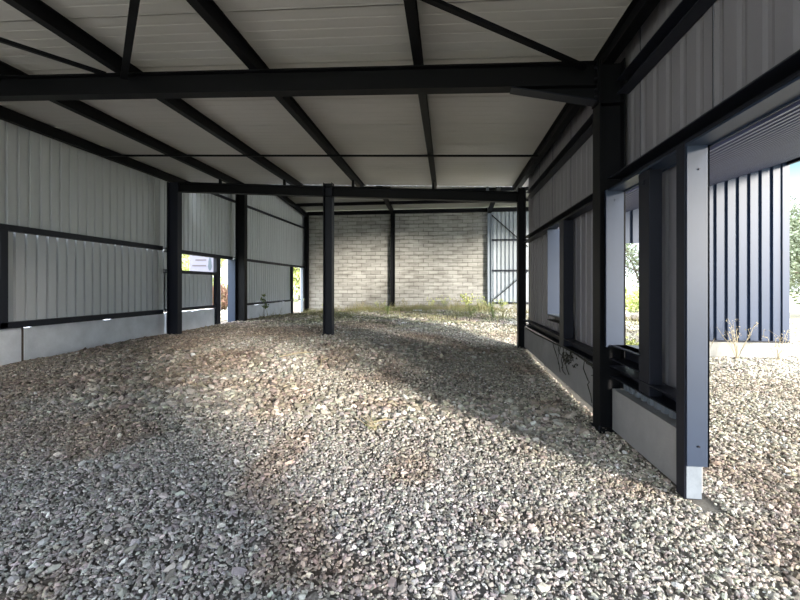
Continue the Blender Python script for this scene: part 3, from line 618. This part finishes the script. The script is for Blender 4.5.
weed(3.6, 8.8, .45, 'weed growing outside the near window opening', 'leafy', 'leaf', 49, 10, .4, .04, 200)
weed(-.78, 4.35, .07, 'tiny yellow green tuft in the middle of the gravel', 'leaf', 'twig', 50, 6, .12, .010, 60)

for i, (x_, y_, h_, m_) in enumerate([(-5.9, 19.8, .3, 'leafy'), (-4.4, 20.2, .35, 'grass'), (-3.4, 20.1, .3, 'leafy'), (-.2, 20.4, .5, 'leafy'), (.5, 20.2, .45, 'grass'), (1.5, 20.2, .6, 'leafy'), (1.9, 18.6, .4, 'leafy'), (-.6, 17.2, .35, 'grass'), (.9, 16.8, .3, 'leaf'), (1.7, 15.6, .35, 'leaf'), (3.2, 19.6, .5, 'leafy'), (-2.4, 16.4, .3, 'leaf'), (-4.9, 17.0, .3, 'grass'), (2.9, 18.0, .35, 'grass')]):
    weed(x_, y_, h_, 'small tufted weed growing on the rough ground before the block wall', m_, 'leaf' if m_ != 'grass' else 'twig', 60 + i, 9, .35, .03, 110, 'small weeds before the block wall')
# dry vines on the right concrete panel
t = empty('dry_vine', (1.78, 6.5, .3), 'dark dry vine tangled over the concrete panel of the right wall', 'vine'); mb = MB(); rr = random.Random(5)
zt = EYE - .97
for i in range(7):
    y0 = rr.uniform(5.3, 7.4); pts = [(1.785, y0, zt + .02)]; yy, zz = y0, zt
    for j in range(6): yy += rr.uniform(-.16, .1); zz -= rr.uniform(-.02, .12); pts.append((1.787 + rr.uniform(-.015, .004), yy, max(zz, .15)))
    mb.tube(pts, .006, 5)
mb.tube([(1.78, 5.1 + i * .5, zt + .0 + rr.uniform(-.02, .02)) for i in range(10)], .013, 5)
mb.build('stem', 'vine', t)
leafcloud([(1.77, rr.uniform(5.3, 6.6), zt - rr.uniform(0, .2)) for _ in range(12)], [.05] * 12, 90, .025, 'vine', 'leaves', t, 1, 9)

# fallen sticks on the gravel
for (x_, y_, an, L, lab) in ((-2.9, 7.6, .7, .7, 'pale forked stick lying on the sunlit gravel'), (-2.3, 7.2, 1.9, .5, 'short thin stick lying beside the forked stick'), (-.75, 4.5, .15, .3, 'thin dry twig lying beside the tiny green tuft')):
    z_ = gz1(x_, y_) + .05; mb = MB(); c_, s_ = math.cos(an), math.sin(an)
    e0 = (x_ - c_ * L / 2, y_ - s_ * L / 2); e1 = (x_ + c_ * L / 2, y_ + s_ * L / 2)
    mb.tube([(e0[0], e0[1], gz1(*e0) + .02), (x_, y_ + .03, z_), (e1[0], e1[1], gz1(*e1) + .06)], [.014, .011, .006], 5)
    mb.tube([(x_, y_ + .03, z_), (x_ + .2 * L, y_ + .25 * L, gz1(x_ + .2 * L, y_ + .25 * L) + .06)], .007, 5)
    tag(mb.build('stick', 'twig'), lab, 'stick', 'sticks on the gravel')
mb = MB(); mb.box(-1.55, -1.15, 17.9, 18.1, gz1(-1.3, 18) + .03, gz1(-1.3, 18) + .06); tag(mb.build('plastic_scrap', 'white', bevel=.01), 'scrap of white plastic lying among the weeds near the block wall', 'scrap')

# rubble heap beyond the annex opening
def rock(x, y, s, lab, seed):
    rg = np.random.default_rng(seed); me = bpy.data.meshes.new('boulder'); bm = bmesh.new(); bmesh.ops.create_icosphere(bm, subdivisions=2, radius=s)
    f_ = rg.uniform(.7, 1.2, 3)
    for v in bm.verts:
        q = 1 + .25 * math.sin(v.co.x * 7 / s * .5 + seed) * math.cos(v.co.y * 5 / s * .5) + float(rg.uniform(-.08, .08)); v.co = Vector((v.co.x * q * f_[0], v.co.y * q * f_[1], v.co.z * q * .65))
    bm.to_mesh(me); bm.free(); o = bpy.data.objects.new('boulder', me); COL.objects.link(o); me.materials.append(M['rubble']); o.location = (x, y, gz1(x, y) + s * .3)
    return tag(o, lab, 'rock', 'rocks heaped beyond the side shed')
for i in range(16):
    rr = random.Random(100 + i); rock(6.9 + rr.uniform(-1.8, 1.6), 16.5 + rr.uniform(-1, 1), rr.uniform(.18, .42), 'pale broken rock in the heap seen through the near window opening', i)
